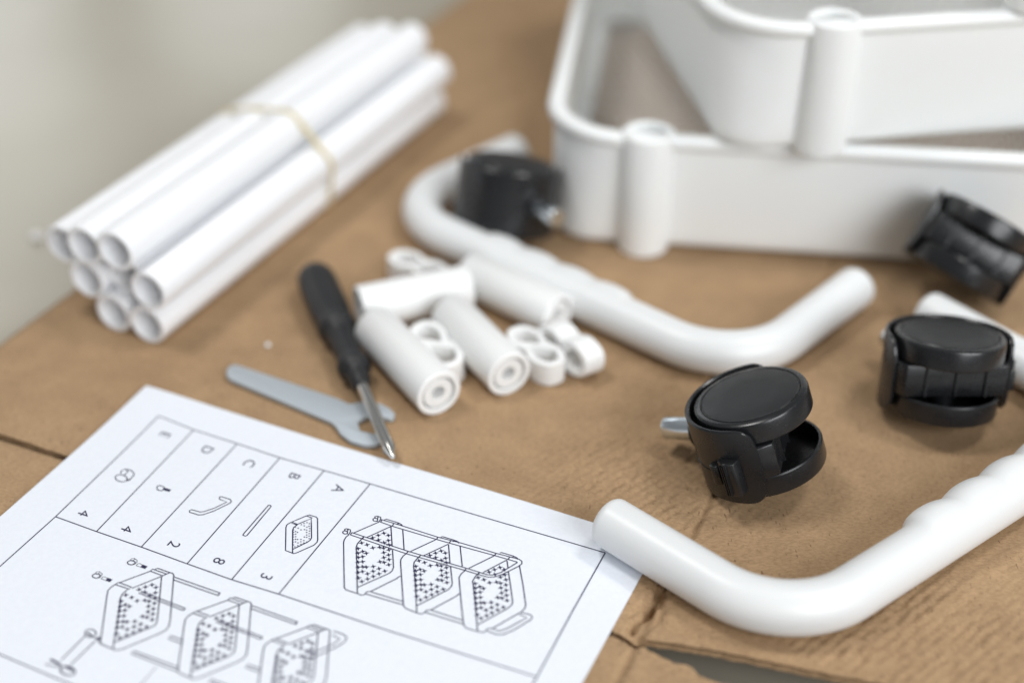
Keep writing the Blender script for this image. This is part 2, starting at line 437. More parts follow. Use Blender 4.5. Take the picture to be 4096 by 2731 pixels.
def carton_height(a, b):
    """relief of the board in mm; a along the slit, b along the score line"""
    z = 0.9 * (fbm(a / 90 + 3, b / 90 + 8, 3) - 0.45)
    # crushed flutes: short ripples in patches
    patch = sstep(0.46, 0.60, fbm(a / 70 + 40, b / 70 + 11, 2) / 0.75)
    near_score = 2.0 * np.exp(-((a + 24) / 30) ** 2) * sstep(10, 40, b) * (1 - sstep(110, 190, b))
    right_patch = sstep(25, 60, a) * (1 - sstep(40, 75, b)) * sstep(8, 20, b)
    m = np.clip(0.10 + 0.4 * patch + near_score + 1.4 * right_patch, 0, 2.0)
    wa = 2.6 * fbm(a / 8, b / 8 + 50, 2)
    wb = 2.6 * fbm(a / 8 + 31, b / 8 + 7, 2)
    pits = np.sin((a + 0.35 * b) * 2 * math.pi / 4.2 + wa) * np.sin((b - 0.2 * a) * 2 * math.pi / 4.8 + wb)
    nz = (vnoise(a / 2.3 + 3, b / 3.1 + 8) - 0.5) * 1.5 + (vnoise(a / 1.3 + 43, b / 1.7 + 18) - 0.5) * 0.5
    rip = 0.5 * pits * (0.3 + fbm(a / 6 + 9, b / 6, 2)) + 0.5 * nz
    z = z + 1.05 * m * rip
    # faint flute lines everywhere
    z = z + 0.03 * np.sin(b * 2 * math.pi / 6.5)
    # score line across the board, with a ridge on its right
    z = z - 1.3 * np.exp(-((a + 0.6) / 1.0) ** 2) + 0.75 * sstep(-0.3, 1.6, a) * (1 - sstep(14, 60, a)) * (1 - 0.6 * sstep(120, 240, b))
    # second, faint score line by the spanner
    z = z - 0.7 * np.exp(-((a + 125) / 1.2) ** 2) * sstep(60, 90, b) * (1 - sstep(130, 150, b))
    # crumple where slit and score line meet
    cr = np.exp(-((a + 2.0) / 5.0) ** 2) * np.exp(-((b - 14) / 16.0) ** 2)
    z = z + cr * 11.0 * (fbm(a / 2.2 + 70, b / 5.0 + 3, 3) - 0.58)
    tear = np.exp(-((a + 2.5 + 1.4 * np.sin(b / 3.7)) / 0.9) ** 2) * sstep(1, 5, b) * (1 - sstep(24, 33, b))
    z = z - 3.2 * tear
    z = np.where(a < -4.0, np.minimum(z, 0.35), z)
    # bent lip along the slit
    z = z - 0.8 * np.exp(-(np.abs(b) / 2.2)) + 0.5 * np.exp(-((np.abs(b) - 5) / 3.0) ** 2)
    return z


def edge_far(a):
    base = np.interp(a, [-300, -200, -60, 0, 9, 23, 37, 51, 67, 83, 260], [1.6, 1.4, 0.8, 0.6, 2.6, 5.4, 7.6, 10.0, 12.6, 15.2, 34])
    return base + 0.8 * (fbm(a / 3.0, a * 0 + 2, 3) - 0.45)


def edge_near(a):
    base = np.interp(a, [-300, -200, -60, 0, 9, 17, 23, 32, 43, 260], [-1.4, -1.2, -0.8, -1.6, -4.6, -4.4, -6.8, -6.2, -6.4, -9])
    jag = np.where(a > 2, 2.6, 0.9)
    return base + jag * (fbm(a / 1.9 + 30, a * 0 + 9, 3) - 0.45)


def board(name, avals, bfun, skirts, thick=4.2):
    """avals: 1D along the slit; bfun(a)-> 2D rows of b"""
    A, B = bfun(avals)
    Z = carton_height(A, B)
    X = CO[0] + A * CA[0] + B * CB[0]
    Y = CO[1] + A * CA[1] + B * CB[1]
    # keep the board at or just below its nominal top where things lie on it
    Z = np.where(Z > 0.2, 0.2 + 0.55 * (Z - 0.2), Z)
    nb, na = A.shape
    V = np.stack([X, Y, Z], -1).reshape(-1, 3).tolist()
    F = []
    for j in range(nb - 1):
        r0, r1 = j * na, (j + 1) * na
        F += [(r0 + i, r0 + i + 1, r1 + i + 1, r1 + i) for i in range(na - 1)]
    # cut edges of the board
    loops = []
    if 'b0' in skirts:
        loops.append([i for i in range(na)])
    if 'b1' in skirts:
        loops.append([(nb - 1) * na + i for i in range(na)])
    if 'a0' in skirts:
        loops.append([j * na for j in range(nb)])
    for lp in loops:
        rows = [lp]
        for q, dz in enumerate((0.45, 0.9, 2.6, 3.0, thick)):
            row = []
            for k, vi in enumerate(lp):
                x, y, z = V[vi]
                inn = (0.0, 0.7, 0.9, 0.2, 2.5)[q]
                jit = 0.5 * (float(_perm[(k * 7 + q) % 256, (k + q * 31) % 256]) - 0.5)
                s = (inn + jit) * (1 if lp is loops[0] and 'b0' in skirts else -1)
                if 'a0' in skirts and lp is loops[-1]:
                    px, py = x + CA[0] * abs(s), y + CA[1] * abs(s)
                else:
                    px, py = x + CB[0] * s, y + CB[1] * s
                row.append(len(V))
                V.append((px, py, z - dz - (15.5 if q == 4 and 'a0' in skirts and lp is loops[-1] else 0)))
            rows.append(row)
        for r0, r1 in zip(rows, rows[1:]):
            F += [(r0[i], r0[i + 1], r1[i + 1], r1[i]) for i in range(len(r0) - 1)]
    me = bpy.data.meshes.new(name)
    me.from_pydata([(v[0] * MM, v[1] * MM, v[2] * MM) for v in V], [], F)
    me.update()
    return me


carton = thing('flattened_carton', 'flattened brown corrugated cardboard box with a torn slit, lying on the beige floor', 'cardboard box', (0, 400, FLOOR_Z))
a_main = np.concatenate([np.arange(-292, -200, 2.0), np.arange(-200, 130, 0.9), np.arange(130, 262, 2.5)])
b_steps = np.concatenate([np.arange(0, 6, 0.6), np.arange(6, 170, 1.0), np.arange(170, 300, 3.0), np.arange(300, 780, 12.0)])


def far_rows(a):
    e0 = edge_far(a)
    t = b_steps / b_steps[-1]
    B = e0[None, :] * (1 - t[:, None]) ** 8 + b_steps[:, None]
    return np.repeat(a[None, :], len(b_steps), 0), B


n_steps = np.concatenate([np.arange(0, 6, 0.6), np.arange(6, 40, 1.0), np.arange(40, 160, 4.0)])


def near_rows(a):
    e0 = edge_near(a)
    t = n_steps / n_steps[-1]
    B = e0[None, :] * (1 - t[:, None]) ** 6 - n_steps[:, None]
    return np.repeat(a[None, :], len(n_steps), 0), B


for nm, rows, sk in (('main_panel', far_rows, ('b0', 'a0')), ('near_flap', near_rows, ('b0',))):
    me = board(nm, a_main, rows, sk)
    o = link(nm, me, M_CARD, carton, smooth=180)
    o.location = (0, -0.4, -FLOOR_Z * MM)
# folded layers of the box underneath, set back from the slit
for b0, b1 in ((52.0, 770.0), (-158.0, -24.0)):
    quad = [CO + CA * a_ + CB * b_ for a_, b_ in ((-288, b0), (258, b0), (258, b1), (-288, b1))]
    me = mesh_from('lower_layer', *prism([tuple(q) for q in quad], FLOOR_Z + 0.2, -5.2))
    o = link('lower_layer', me, M_CARD, carton, smooth=0)
    o.location = (0, -0.4, -FLOOR_Z * MM)

# ================================================================== INSTRUCTION SHEET
PTL = np.array([-141.0, 445.2])
PU = np.array([0.90864, -0.41759])
PV = np.array([-0.41759, -0.90864])


def sheet_z(u, v):
    z = 0.75 + 0.35 * math.sin(u / 47.0 + 0.6) * math.sin(v / 61.0 + 1.0)
    z += 1.1 * math.exp(-((u / 26.0) ** 2 + (v / 24.0) ** 2))
    z += 0.5 * math.exp(-(v / 9.0) ** 2) * (0.5 + 0.5 * math.sin(u / 19.0))
    return z


def sheet_pt(u, v, dz=0.0):
    p = PTL + PU * u + PV * v
    return (p[0], p[1], sheet_z(u, v) + dz)


sheet = thing('instruction_sheet', 'white printed assembly instruction sheet with line drawings and a parts table', 'paper sheet', (PTL[0] + 60, PTL[1] - 120, 0))
SHEET_OFF = (-(PTL[0] + 60) * MM, -(PTL[1] - 120) * MM, 0)
nu, nv, W_, H_ = 106, 120, 209.6, 297.0
V, F = [], []
for top in (0, 1):
    for j in range(nv + 1):
        for i in range(nu + 1):
            V.append(sheet_pt(W_ * i / nu, H_ * j / nv, 0.0 if top else -0.18))
N1 = (nu + 1) * (nv + 1)
for j in range(nv):
    for i in range(nu):
        q = [j * (nu + 1) + i, j * (nu + 1) + i + 1, (j + 1) * (nu + 1) + i + 1, (j + 1) * (nu + 1) + i]
        F.append(tuple(k + N1 for k in q[::-1]))
        F.append(tuple(q))
edge = [i for i in range(nu + 1)] + [j * (nu + 1) + nu for j in range(1, nv + 1)] + \
       [nv * (nu + 1) + i for i in range(nu - 1, -1, -1)] + [j * (nu + 1) for j in range(nv - 1, 0, -1)]
for i in range(len(edge)):
    a, b = edge[i], edge[(i + 1) % len(edge)]
    F.append((a, b, b + N1, a + N1))
o = link('paper', mesh_from('paper', V, F), M_PAPER, sheet, smooth=50)
o.location = SHEET_OFF

INK_DZ = 0.05


def ink_lines(text):
    V, F = [], []
    for item in text.split(';'):
        w, pts = item.split(':')
        w = int(w) * 0.01
        pts = [Vector([int(c) * 0.1 for c in p.split(',')]) for p in pts.split()]
        fine = [pts[0]]
        for a, b in zip(pts, pts[1:]):
            n = max(1, int((b - a).length / 2.5))
            fine += [a.lerp(b, k / n) for k in range(1, n + 1)]
        k0 = len(V)
        for k, p in enumerate(fine):
            a, b = fine[max(k - 1, 0)], fine[min(k + 1, len(fine) - 1)]
            t = b - a
            if t.length < 1e-6:
                t = Vector((1, 0))
            t.normalize()
            nrm = Vector((-t.y, t.x)) * (w / 2)
            V.append(sheet_pt(p.x + nrm.x, p.y + nrm.y, INK_DZ))
            V.append(sheet_pt(p.x - nrm.x, p.y - nrm.y, INK_DZ))
        F += [(k0 + 2 * k, k0 + 2 * k + 1, k0 + 2 * k + 3, k0 + 2 * k + 2) for k in range(len(fine) - 1)]
    return V, F


def ink_stars(text):
    V, F = [], []
    for item in text.split():
        u, v, r = (int(c) * 0.1 for c in item.split(','))
        k0 = len(V)
        V.append(sheet_pt(u, v, INK_DZ + 0.01))
        for k in range(8):
            a = k * math.pi / 4 + 0.9
            rr = r * (1.15 if k % 2 == 0 else 0.42)
            V.append(sheet_pt(u + rr * math.cos(a), v + rr * math.sin(a), INK_DZ + 0.01))
        F += [(k0, k0 + 1 + k, k0 + 1 + (k + 1) % 8) for k in range(8)]
    return V, F


def flat_mesh(name, V, F):
    me = bpy.data.meshes.new(name)
    me.from_pydata([tuple(c * MM for c in v) for v in V], [], F)
    me.update()
    return me


for key, nm in (('table', 'printed_table_lines'), ('parts', 'printed_part_icons'), ('assembled', 'printed_assembled_cart'), ('exploded', 'printed_exploded_cart')):
    parts = [ink_lines(PRINT_LINES[key])]
    if key in PRINT_STARS:
        parts.append(ink_stars(PRINT_STARS[key]))
    V, F = join(*parts)
    o = link(nm, flat_mesh(nm, V, F), M_INK, sheet, smooth=0)
    o.location = SHEET_OFF

for ch, u, v in PRINT_TEXT:
    cu = bpy.data.curves.new('letter', 'FONT')
    cu.body = ch
    cu.size = 6.0
    cu.resolution_u = 3
    cu.align_x = 'CENTER'
    tmp = bpy.data.objects.new('letter', cu)
    COL.objects.link(tmp)
    bpy.context.view_layer.update()
    me = bpy.data.meshes.new_from_object(tmp)
    bpy.data.objects.remove(tmp)
    for vert in me.vertices:
        x, y = vert.co.x, vert.co.y - 2.1
        vert.co = [c * MM for c in sheet_pt(u * 0.1 + y, v * 0.1 + x, INK_DZ)]
    o = link('printed_letter' if ch.isalpha() else 'printed_number', me, M_INK, sheet, smooth=0)
    o.location = SHEET_OFF

# ================================================================== BUNDLE OF TUBES
TUBE_R, TUBE_L = 8.5, 241.0
bdir = Vector((math.cos(R(64.4)), math.sin(R(64.4)), 0)).normalized()
bside = Vector((bdir.y, -bdir.x, 0))
base = Vector((-147.0, 478.2, 0)) - bside * 17.5
tubes = [  # sideways, height, stagger along the bundle, description
    (-24.48, 32.54, 5.0, 'leftmost white plastic tube in the top row of the banded bundle'),
    (-8.45, 38.19, 0.5, 'second white plastic tube from left in the top row of the banded bundle'),
    (9.01, 41.22, -1.5, 'highest white plastic tube at the right of the top row of the banded bundle'),
    (-11.97, 20.96, 2.0, 'leftmost white plastic tube in the middle row of the banded bundle'),
    (4.61, 24.80, 6.5, 'white plastic tube in the centre of the banded bundle, end set back'),
    (21.59, 25.75, -0.5, 'rightmost white plastic tube in the middle row of the banded bundle'),
    (-0.22, 8.5, 1.0, 'left white plastic tube in the bottom row of the banded bundle'),
    (17.5, 8.5, 0.0, 'right white plastic tube in the bottom row of the banded bundle'),
]
prof = [(6.6, 0.4), (6.9, 0.0), (8.1, 0.0), (8.5, 0.4), (8.5, TUBE_L - 0.4), (8.1, TUBE_L), (6.9, TUBE_L), (6.6, TUBE_L - 0.4)]
tube_v, tube_f = lathe(prof, 48, closed=True)
rot = Matrix((bside, Vector((0, 0, 1)), bdir)).transposed().to_4x4()
tube_me = None
for i, (e, z, s, lab) in enumerate(tubes):
    if tube_me is None:
        tube_me = mesh_from('tube', tube_v, tube_f)
        o = link('plastic_tube', tube_me, M_TUBE)
    else:
        o = bpy.data.objects.new('plastic_tube', tube_me)
        COL.objects.link(o)
    p = base + bside * e + bdir * s
    o.matrix_world = Matrix.Translation((p.x * MM, p.y * MM, z * MM)) @ rot
    tag(o, lab, 'tube', 'white tubes bundled with a rubber band')


def hull(points):
    pts = sorted(points)
    def half(ps):
        h = []
        for p in ps:
            while len(h) > 1 and (h[-1][0] - h[-2][0]) * (p[1] - h[-2][1]) - (h[-1][1] - h[-2][1]) * (p[0] - h[-2][0]) <= 0:
                h.pop()
            h.append(p)
        return h
    a, b = half(pts), half(pts[::-1])
    return a[:-1] + b[:-1]


circ = [(e + (TUBE_R + 0.35) * math.cos(t * math.pi / 24), z + (TUBE_R + 0.35) * math.sin(t * math.pi / 24)) for e, z, s, l in tubes for t in range(48)]
hp = hull(circ)
loop = []
for (x0, y0), (x1, y1) in zip(hp, hp[1:] + hp[:1]):
    n = max(1, int(math.hypot(x1 - x0, y1 - y0) / 2))
    loop += [(x0 + (x1 - x0) * k / n, y0 + (y1 - y0) * k / n) for k in range(n)]
cx, cy = sum(p[0] for p in loop) / len(loop), sum(p[1] for p in loop) / len(loop)
V, F = [], []
n = len(loop)
for i, (x, y) in enumerate(loop):
    dx, dy = x - cx, y - cy
    L = math.hypot(dx, dy)
    ph = math.atan2(dy, dx)
    shift = 125 - 4.5 * math.sin(ph + 0.5)
    w = 1.15 + 0.25 * math.sin(3 * ph)
    for off, along in ((-0.15, -w), (0.75, -w * 0.8), (0.95, 0), (0.75, w * 0.8), (-0.15, w)):
        q = base + bside * (x + dx / L * off) + bdir * (shift + along)
        V.append((q.x, q.y, max(y + dy / L * off, -0.1)))
for i in range(n):
    j = (i + 1) % n
    for k in range(5):
        l = (k + 1) % 5
        F.append((i * 5 + k, j * 5 + k, j * 5 + l, i * 5 + l))
o = link('rubber_band', mesh_from('rubber_band', V, F), M_BAND)
tag(o, 'thin yellow rubber band around the bundle of white tubes', 'rubber band')

# ================================================================== HANDLES
HR = 8.75


def make_handle(name, label, pts, bumps, bend=33.0, zbase=0.3, grow=1.5):
    path = fillet_path(pts, bend, 1.2)
    # stations: position, tangent, radius scale
    n = len(path)
    tang = []
    for i in range(n):
        t = path[min(i + 1, n - 1)] - path[max(i - 1, 0)]
        tang.append(t.normalized())
    cen = sum((Vector(p) for p in pts), Vector((0, 0))) / len(pts)
    c1, c2 = Vector(pts[1]), Vector(pts[2])
    g = (c2 - c1).normalized()
    glen = (c2 - c1).length
    inner = Vector((-g.y, g.x))
    if inner.dot(cen - c1) < 0:
        inner = -inner
    fil = 3.0
    st = [(path[0] + tang[0] * (fil * (1 - math.cos(k / 6 * math.pi / 2))), tang[0], HR - fil + fil * math.sin(k / 6 * math.pi / 2)) for k in range(7)]
    st += [(path[i], tang[i], HR) for i in range(n) if (path[i] - path[0]).length > fil + 0.5 and (path[i] - path[-1]).length > fil + 0.5]
    st += [(path[-1] - tang[-1] * (fil * (1 - math.sin(k / 6 * math.pi / 2))), tang[-1], HR - fil + fil * math.cos(k / 6 * math.pi / 2)) for k in range(7)]
    NS = 40
    V, F = [], []
    s0, pitch, nb = bumps
    for p, t, r in st:
        nl = Vector((-t.y, t.x))
        if nl.dot(inner) < 0 and abs(t.dot(g)) > 0.7:
            nl = -nl
        side = 1 if nl.dot(Vector((-t.y, t.x))) > 0 else -1
        s = (p - c1).dot(g)
        add = 0.0
        if abs(t.dot(g)) > 0.995 and s0 <= s <= s0 + pitch * nb:
            x = (s - s0) / pitch
            add = grow * (0.38 + 0.62 * abs(math.sin(math.pi * x)) ** 0.85) * min(1, (s - s0) / 3.0, (s0 + pitch * nb - s) / 3.0)
        for k in range(NS):
            a = 2 * math.pi * k / NS
            cx_, cz_ = math.cos(a), math.sin(a)
            lobe = max(0.0, cx_ * math.cos(R(16)) + cz_ * math.sin(R(16))) ** 1.1
            rr = r + add * lobe
            q = p + nl * (rr * cx_)
            V.append((q.x, q.y, zbase + HR + rr * cz_))
        # keep ring orientation consistent
        if side < 0:
            ring = V[-NS:]
            V[-NS:] = [ring[(NS // 2 - k) % NS] for k in range(NS)]
    for i in range(len(st) - 1):
        for k in range(NS):
            j = (k + 1) % NS
            F.append((i * NS + k, i * NS + j, (i + 1) * NS + j, (i + 1) * NS + k))
    F.append(tuple(range(NS)))
    F.append(tuple(range((len(st) - 1) * NS, len(st) * NS)))
    o = link(name, mesh_from(name, V, F), M_WHITE, smooth=50)
    tag(o, label, 'handle', 'white push handles')
    return o


make_handle('cart_handle', 'white plastic U-shaped handle in front, its end on the printed sheet', [(31.0, 359.1), (84.3, 307.8), (223.9, 414.0), (168.0, 487.5)], (61, 19.5, 4), bend=32, zbase=0.8, grow=2.9)
make_handle('cart_handle', 'white plastic U-shaped handle between the small connectors and the baskets', [(145.3, 507.6), (87.3, 444.4), (-56.2, 573.5), (3.5, 633.5)], (57, 19.5, 4), bend=33, grow=2.6)

# ================================================================== CASTERS
def make_caster(label, centre, axis, stem, a0, a1, brake=None):
    z = Vector(axis).normalized()
    x = Vector(stem)
    x = (x - z * x.dot(z)).normalized()
    y = z.cross(x)
    m = Matrix((x, y, z)).transposed().to_4x4()
    m.translation = Vector(centre) * MM
    root = thing('caster_wheel', label, 'caster', group='black twin wheel casters', matrix=m)
    # wheels: hollow cups
    wp = [(0, 14.4), (9, 14.7), (17.0, 14.9), (17.3, 14.55), (17.7, 14.85), (19.0, 14.7), (19.7, 14.2), (20.0, 13.4), (20.0, 7.2), (19.7, 6.7),
          (18.9, 6.6), (18.6, 7.0), (18.4, 12.6), (4.5, 13.0), (4.0, 12.6), (4.0, 4.8), (0, 4.8)]
    for sgn in (1, -1):
        v, f = lathe([(r, h * sgn) for r, h in wp], 72)
        w = link('wheel', mesh_from('wheel', v, f), M_BLACK, root, smooth=30)
        cap = lathe([(0, 15.2 * sgn), (9, 15.15 * sgn), (16.3, 15.0 * sgn), (16.7, 14.85 * sgn), (16.7, 14.3 * sgn), (0, 14.2 * sgn)], 64)
        link('wheel_cap', mesh_from('wheel_cap', *cap), M_CAP, w, smooth=30)
    # hood
    hz, ro, ri, cr = 14.6, 23.2, 21.6, 7.0
    n = 80
    V, F = [], []
    for i in range(n + 1):
        a = a0 + (a1 - a0) * i / n
        arc = min(a - a0, a1 - a) * math.pi / 180 * ro
        ext = hz
        if arc < cr:
            ext = hz - (cr - math.sqrt(max(cr * cr - (cr - arc) ** 2, 0)))
        ca, sa = math.cos(R(a)), math.sin(R(a))
        ring = []
        fr = 0.55
        for rr, zz in ((ri, -ext + fr), (ri + fr, -ext), (ro - fr, -ext), (ro, -ext + fr), (ro, -ext * 0.33), (ro, ext * 0.33), (ro, ext - fr), (ro - fr, ext), (ri + fr, ext), (ri, ext - fr)):
            V.append((rr * ca, rr * sa, zz))
    k = 10
    for i in range(n):
        for j in range(k):
            l = (j + 1) % k
            F.append((i * k + j, (i + 1) * k + j, (i + 1) * k + l, i * k + l))
    F.append(tuple(range(k)))
    F.append(tuple(range(n * k, n * k + k)))
    hood = link('hood', mesh_from('hood', V, F), M_BLACK, root, smooth=40)
    # centre web that joins hood and axle
    am = (a0 + a1) / 2
    half = (a1 - a0) / 2 - 4
    poly = [(22.3 * math.cos(R(am + t)), 22.3 * math.sin(R(am + t))) for t in np.linspace(-half, half, 40)]
    fwd = Vector((-math.cos(R(am)), -math.sin(R(am))))
    for q in (poly[-1], poly[0]):
        e = Vector(q) * 0.86 + fwd * 6.5
        poly.append((e.x, e.y))
    me = mesh_from('web', *prism(poly, -6.0, 6.0))
    bevel_mesh(me, 0.5, 2)
    link('web', me, M_BLACK, root, smooth=40)
    # ribs on the open face of the web
    p0, p1 = Vector(poly[-1]), Vector(poly[-2])
    d = (p1 - p0).normalized()
    nrm = Vector((d.y, -d.x))
    if nrm.dot(Vector((math.cos(R(am)), math.sin(R(am))))) > 0:
        nrm = -nrm
    for t in (0.2, 0.5, 0.8):
        c = p0.lerp(p1, t)
        q = [c - d * 0.5, c + d * 0.5, c + d * 0.35 + nrm * 0.9, c - d * 0.35 + nrm * 0.9]
        link('rib', mesh_from('rib', *prism([(p.x, p.y) for p in q], -5.8, 5.8)), M_BLACK, root, smooth=0)
    # stem
    v, f = lathe([(0, 18.5), (6.2, 18.5), (6.2, 25.0), (5.6, 25.6), (0, 25.6)], 32, axis='x')
    link('stem_socket', mesh_from('stem_socket', v, f), M_BLACK, root, smooth=40)
    v, f = lathe([(0, 25.0), (4.1, 25.0), (4.1, 31.0), (4.1, 37.5), (3.8, 38.0), (0, 38.0)], 32, axis='x')
    link('stem', mesh_from('stem', v, f), M_ZINC, root, smooth=40)
    if brake is not None:
        ab = brake
        T = lambda t, r, zz: ((ro + r) * math.cos(R(ab)) - t * math.sin(R(ab)), (ro + r) * math.sin(R(ab)) + t * math.cos(R(ab)), zz)
        lever_poly = [(-1.5, -1.5), (-1.8, 1.0), (-1.2, 2.2), (-0.2, 2.5), (0.6, 3.4), (1.6, 3.6), (2.2, 3.1), (4.6, 3.3), (5.4, 2.7), (5.6, -1.5)]
        me = mesh_from('brake_lever', *move(prism(lever_poly, -9.0, 4.0), T))
        bevel_mesh(me, 0.35, 2)
        lev = link('brake_lever', me, M_BLACK, root, smooth=40)
        lob = [(-6.0, -1.2), (-6.0, 1.0), (-5.2, 1.9), (-3.6, 2.1), (-2.4, 1.5), (-2.0, -1.2)]
        me = mesh_from('brake_tab', *move(prism(lob, -6.0, 1.5), T))
        bevel_mesh(me, 0.3, 2)
        link('brake_tab', me, M_BLACK, lev, smooth=40)
        for q in (0.2, 1.0, 1.8):
            me = mesh_from('lever_rib', *move(prism([(q, 3.0), (q + 0.35, 3.0), (q + 0.3, 3.95), (q + 0.05, 3.95)], -8.6, 3.6), T))
            link('lever_rib', me, M_BLACK, lev, smooth=0)
        # moulded slot line round the hood
        sl = []
        for i in range(25):
            a = ab - 100 + 84 * i / 24 if brake > 0 else ab + 16 + 84 * i / 24
            sl.append(a)
        V, F = [], []
        for a in sl:
            for rr, zz in ((ro - 0.2, -2.6), (ro + 0.25, -2.6), (ro + 0.25, -3.2), (ro - 0.2, -3.2)):
                V.append((rr * math.cos(R(a)), rr * math.sin(R(a)), zz))
        for i in range(24):
            for j in range(4):
                F.append((i * 4 + j, (i + 1) * 4 + j, (i + 1) * 4 + (j + 1) % 4, i * 4 + (j + 1) % 4))
        link('hood_ridge', mesh_from('hood_ridge', V, F), M_BLACK, hood, smooth=40)
    return root


def along(p, axis, d):
    a = Vector(axis).normalized()
    return tuple(Vector(p) + a * d)


ax = (-0.312, 0.150, 0.938)
make_caster('black twin wheel caster with a brake tab, in front beside the near handle', along((81.3, 393.3, 36.0), ax, -15), ax, (math.cos(R(148)), math.sin(R(148)), -0.42), -83, 115, 84)
ax = (0.03, 0.243, 0.969)
make_caster('black caster lying flat at the right, between the near handle\'s two arms', along((160.6, 433.3, 34.6), ax, -15), ax, (math.cos(R(109)), math.sin(R(109)), -0.2), -120, 92, -101)
ax = (0.15, 0.238, 0.961)
make_caster('blurred black caster with bolt inside the far handle\'s bend, left of the baskets', along((0.2, 568.0, 36.5), ax, -15), ax, (0.50, -0.86, -0.2), -139, 73)
ax = (0.5, 0.35, 0.79)
make_caster('black caster tipped on edge at the right, against the lowest basket', (189.7, 508.9, 26.5), ax, (0.55, 0.55, -0.6), -73, 139)

# ================================================================== CONNECTOR SLEEVES
def make_sleeve(label, p, q, z0=9.3):
    p, q = Vector((*p, z0)), Vector((*q, z0))
    d = (q - p).normalized()
    L = (q - p).length
    prof = [(0, 14.0), (2.7, 14.0), (2.7, 0.3), (3.0, 0.0), (5.9, 0.0), (6.2, 0.3), (6.2, 9), (7.0, 9), (7.0, -0.3), (7.3, -0.6), (8.8, -0.6), (9.3, -0.1)]
    v, f = lathe(prof + [(9.3, L)] + [(r, L - h) for r, h in prof[::-1][1:]], 48)
    up = Vector((0, 0, 1))
    s = d.cross(up).normalized()
    m = Matrix((s, d.cross(s), d)).transposed().to_4x4()
    m.translation = p * MM
    o = link('connector_sleeve', mesh_from('connector_sleeve', v, f), M_CLIP, smooth=40)
    o.matrix_world = m
    tag(o, label, 'connector', 'short white connector sleeves')


make_sleeve('short white connector sleeve right beside the screwdriver, round end toward the sheet', (-27.5, 430.5), (-54.5, 474.5))
make_sleeve('short white connector sleeve in the middle of the pile, parallel to the nearest one', (-1.2, 443.0), (-24.6, 484.0))
make_sleeve('short white connector sleeve lying crosswise at the back left of the pile', (-62.0, 489.5), (-19.0, 506.0))
make_sleeve('short white connector sleeve alongside the far handle', (18.5, 484.0), (-17.5, 516.5))


# ================================================================== SMALL CLIPS
def make_clip(label, loc, rz, roll=(0, 0)):
    def ring(t):
        """stadium with a slight waist; t shrinks it inwards"""
        pts = []
        for k in range(64):
            a = 2 * math.pi * k / 64
            c, s_ = math.cos(a), math.sin(a)
            x = (15.5 - t) * math.copysign(abs(c) ** 0.75, c)
            hw = (7.3 - 2.2 * math.exp(-(x / 3.6) ** 2)) - t
            pts.append((x, hw * math.copysign(abs(s_) ** 0.75, s_)))
        return pts
    prof = [(0, -4.6), (0.4, -5.0), (2.3, -5.0), (2.7, -4.6), (2.7, 4.6), (2.3, 5.0), (0.4, 5.0), (0, 4.6)]
    V, F = [], []
    for t, zz in prof:
        V += [(x, y, zz) for x, y in ring(t)]
    for q in range(8):
        for k in range(64):
            F.append((q * 64 + k, q * 64 + (k + 1) % 64, ((q + 1) % 8) * 64 + (k + 1) % 64, ((q + 1) % 8) * 64 + k))
    parts = [(V, F)]
    parts.append(prism([(-6.3, -4.2), (-3.4, -5.0), (6.3, 4.2), (3.4, 5.0)], -4.8, 4.8))
    v, f = join(*parts)
    o = link('snap_clip', mesh_from('snap_clip', v, f), M_CLIP, smooth=40)
    o.location = [c * MM for c in loc]
    o.rotation_euler = (roll[0], roll[1], rz)
    tag(o, label, 'clip', 'small white snap clips')


make_clip('small white looped clip behind the pile of sleeves, farthest left', (-40.0, 523.5, 5.3), R(-38))
make_clip('small white looped clip wedged between the two nearest connector sleeves', (-29.5, 463.0, 5.6), R(-60), (R(6), R(4)))
make_clip('small white two-holed clip standing at the right front of the sleeve pile', (9.2, 461.5, 5.3), R(-57))
make_clip('small white clip tipped on its side, rightmost in the sleeve pile', (22.8, 463.0, 7.6), R(-52), (R(84), 0))

# ================================================================== SCREWDRIVER
sp0 = Vector((-84.6, 518.5, 8.2))
sp1 = Vector((-42.3, 397.1, 5.2))
d = (sp1 - sp0).normalized()
SL = (sp1 - sp0).length
s = d.cross(Vector((0, 0, 1))).normalized()
m = Matrix((s, d.cross(s), d)).transposed().to_4x4()
m.translation = sp0 * MM
sd = thing('screwdriver', 'small screwdriver with black fluted handle, its steel blade lying across the spanner', 'screwdriver', matrix=m)
hp = [(0, 0), (4.2, 0.2), (6.6, 1.4), (7.8, 4), (8.3, 9), (8.3, 28), (7.7, 37), (7.3, 41), (7.9, 43), (7.9, 45), (6.2, 47), (5.6, 50), (5.3, 58), (5.3, 67), (6.5, 69.5), (6.5, 73), (4.7, 75), (4.0, 81), (3.2, 84), (0, 84.4)]
N = 72
V, F, rings = [], [], []
hh = []
for (r0, h0), (r1, h1) in zip(hp, hp[1:]):
    k = max(1, int((h1 - h0) / 3))
    hh += [(r0 + (r1 - r0) * i / k, h0 + (h1 - h0) * i / k) for i in range(k)]
hh.append(hp[-1])
for r, h in hh:
    if r < 1e-6:
        rings.append([len(V)])
        V.append((0, 0, h))
        continue
    rings.append(list(range(len(V), len(V) + N)))
    fl_amt = 0.075 * max(0, min(1, (h - 3) / 4, (42 - h) / 3))
    for i in range(N):
        a = 2 * math.pi * i / N
        rr = r * (1 - fl_amt * (0.5 + 0.5 * math.cos(8 * a)) ** 2)
        V.append((rr * math.cos(a), rr * math.sin(a), h))
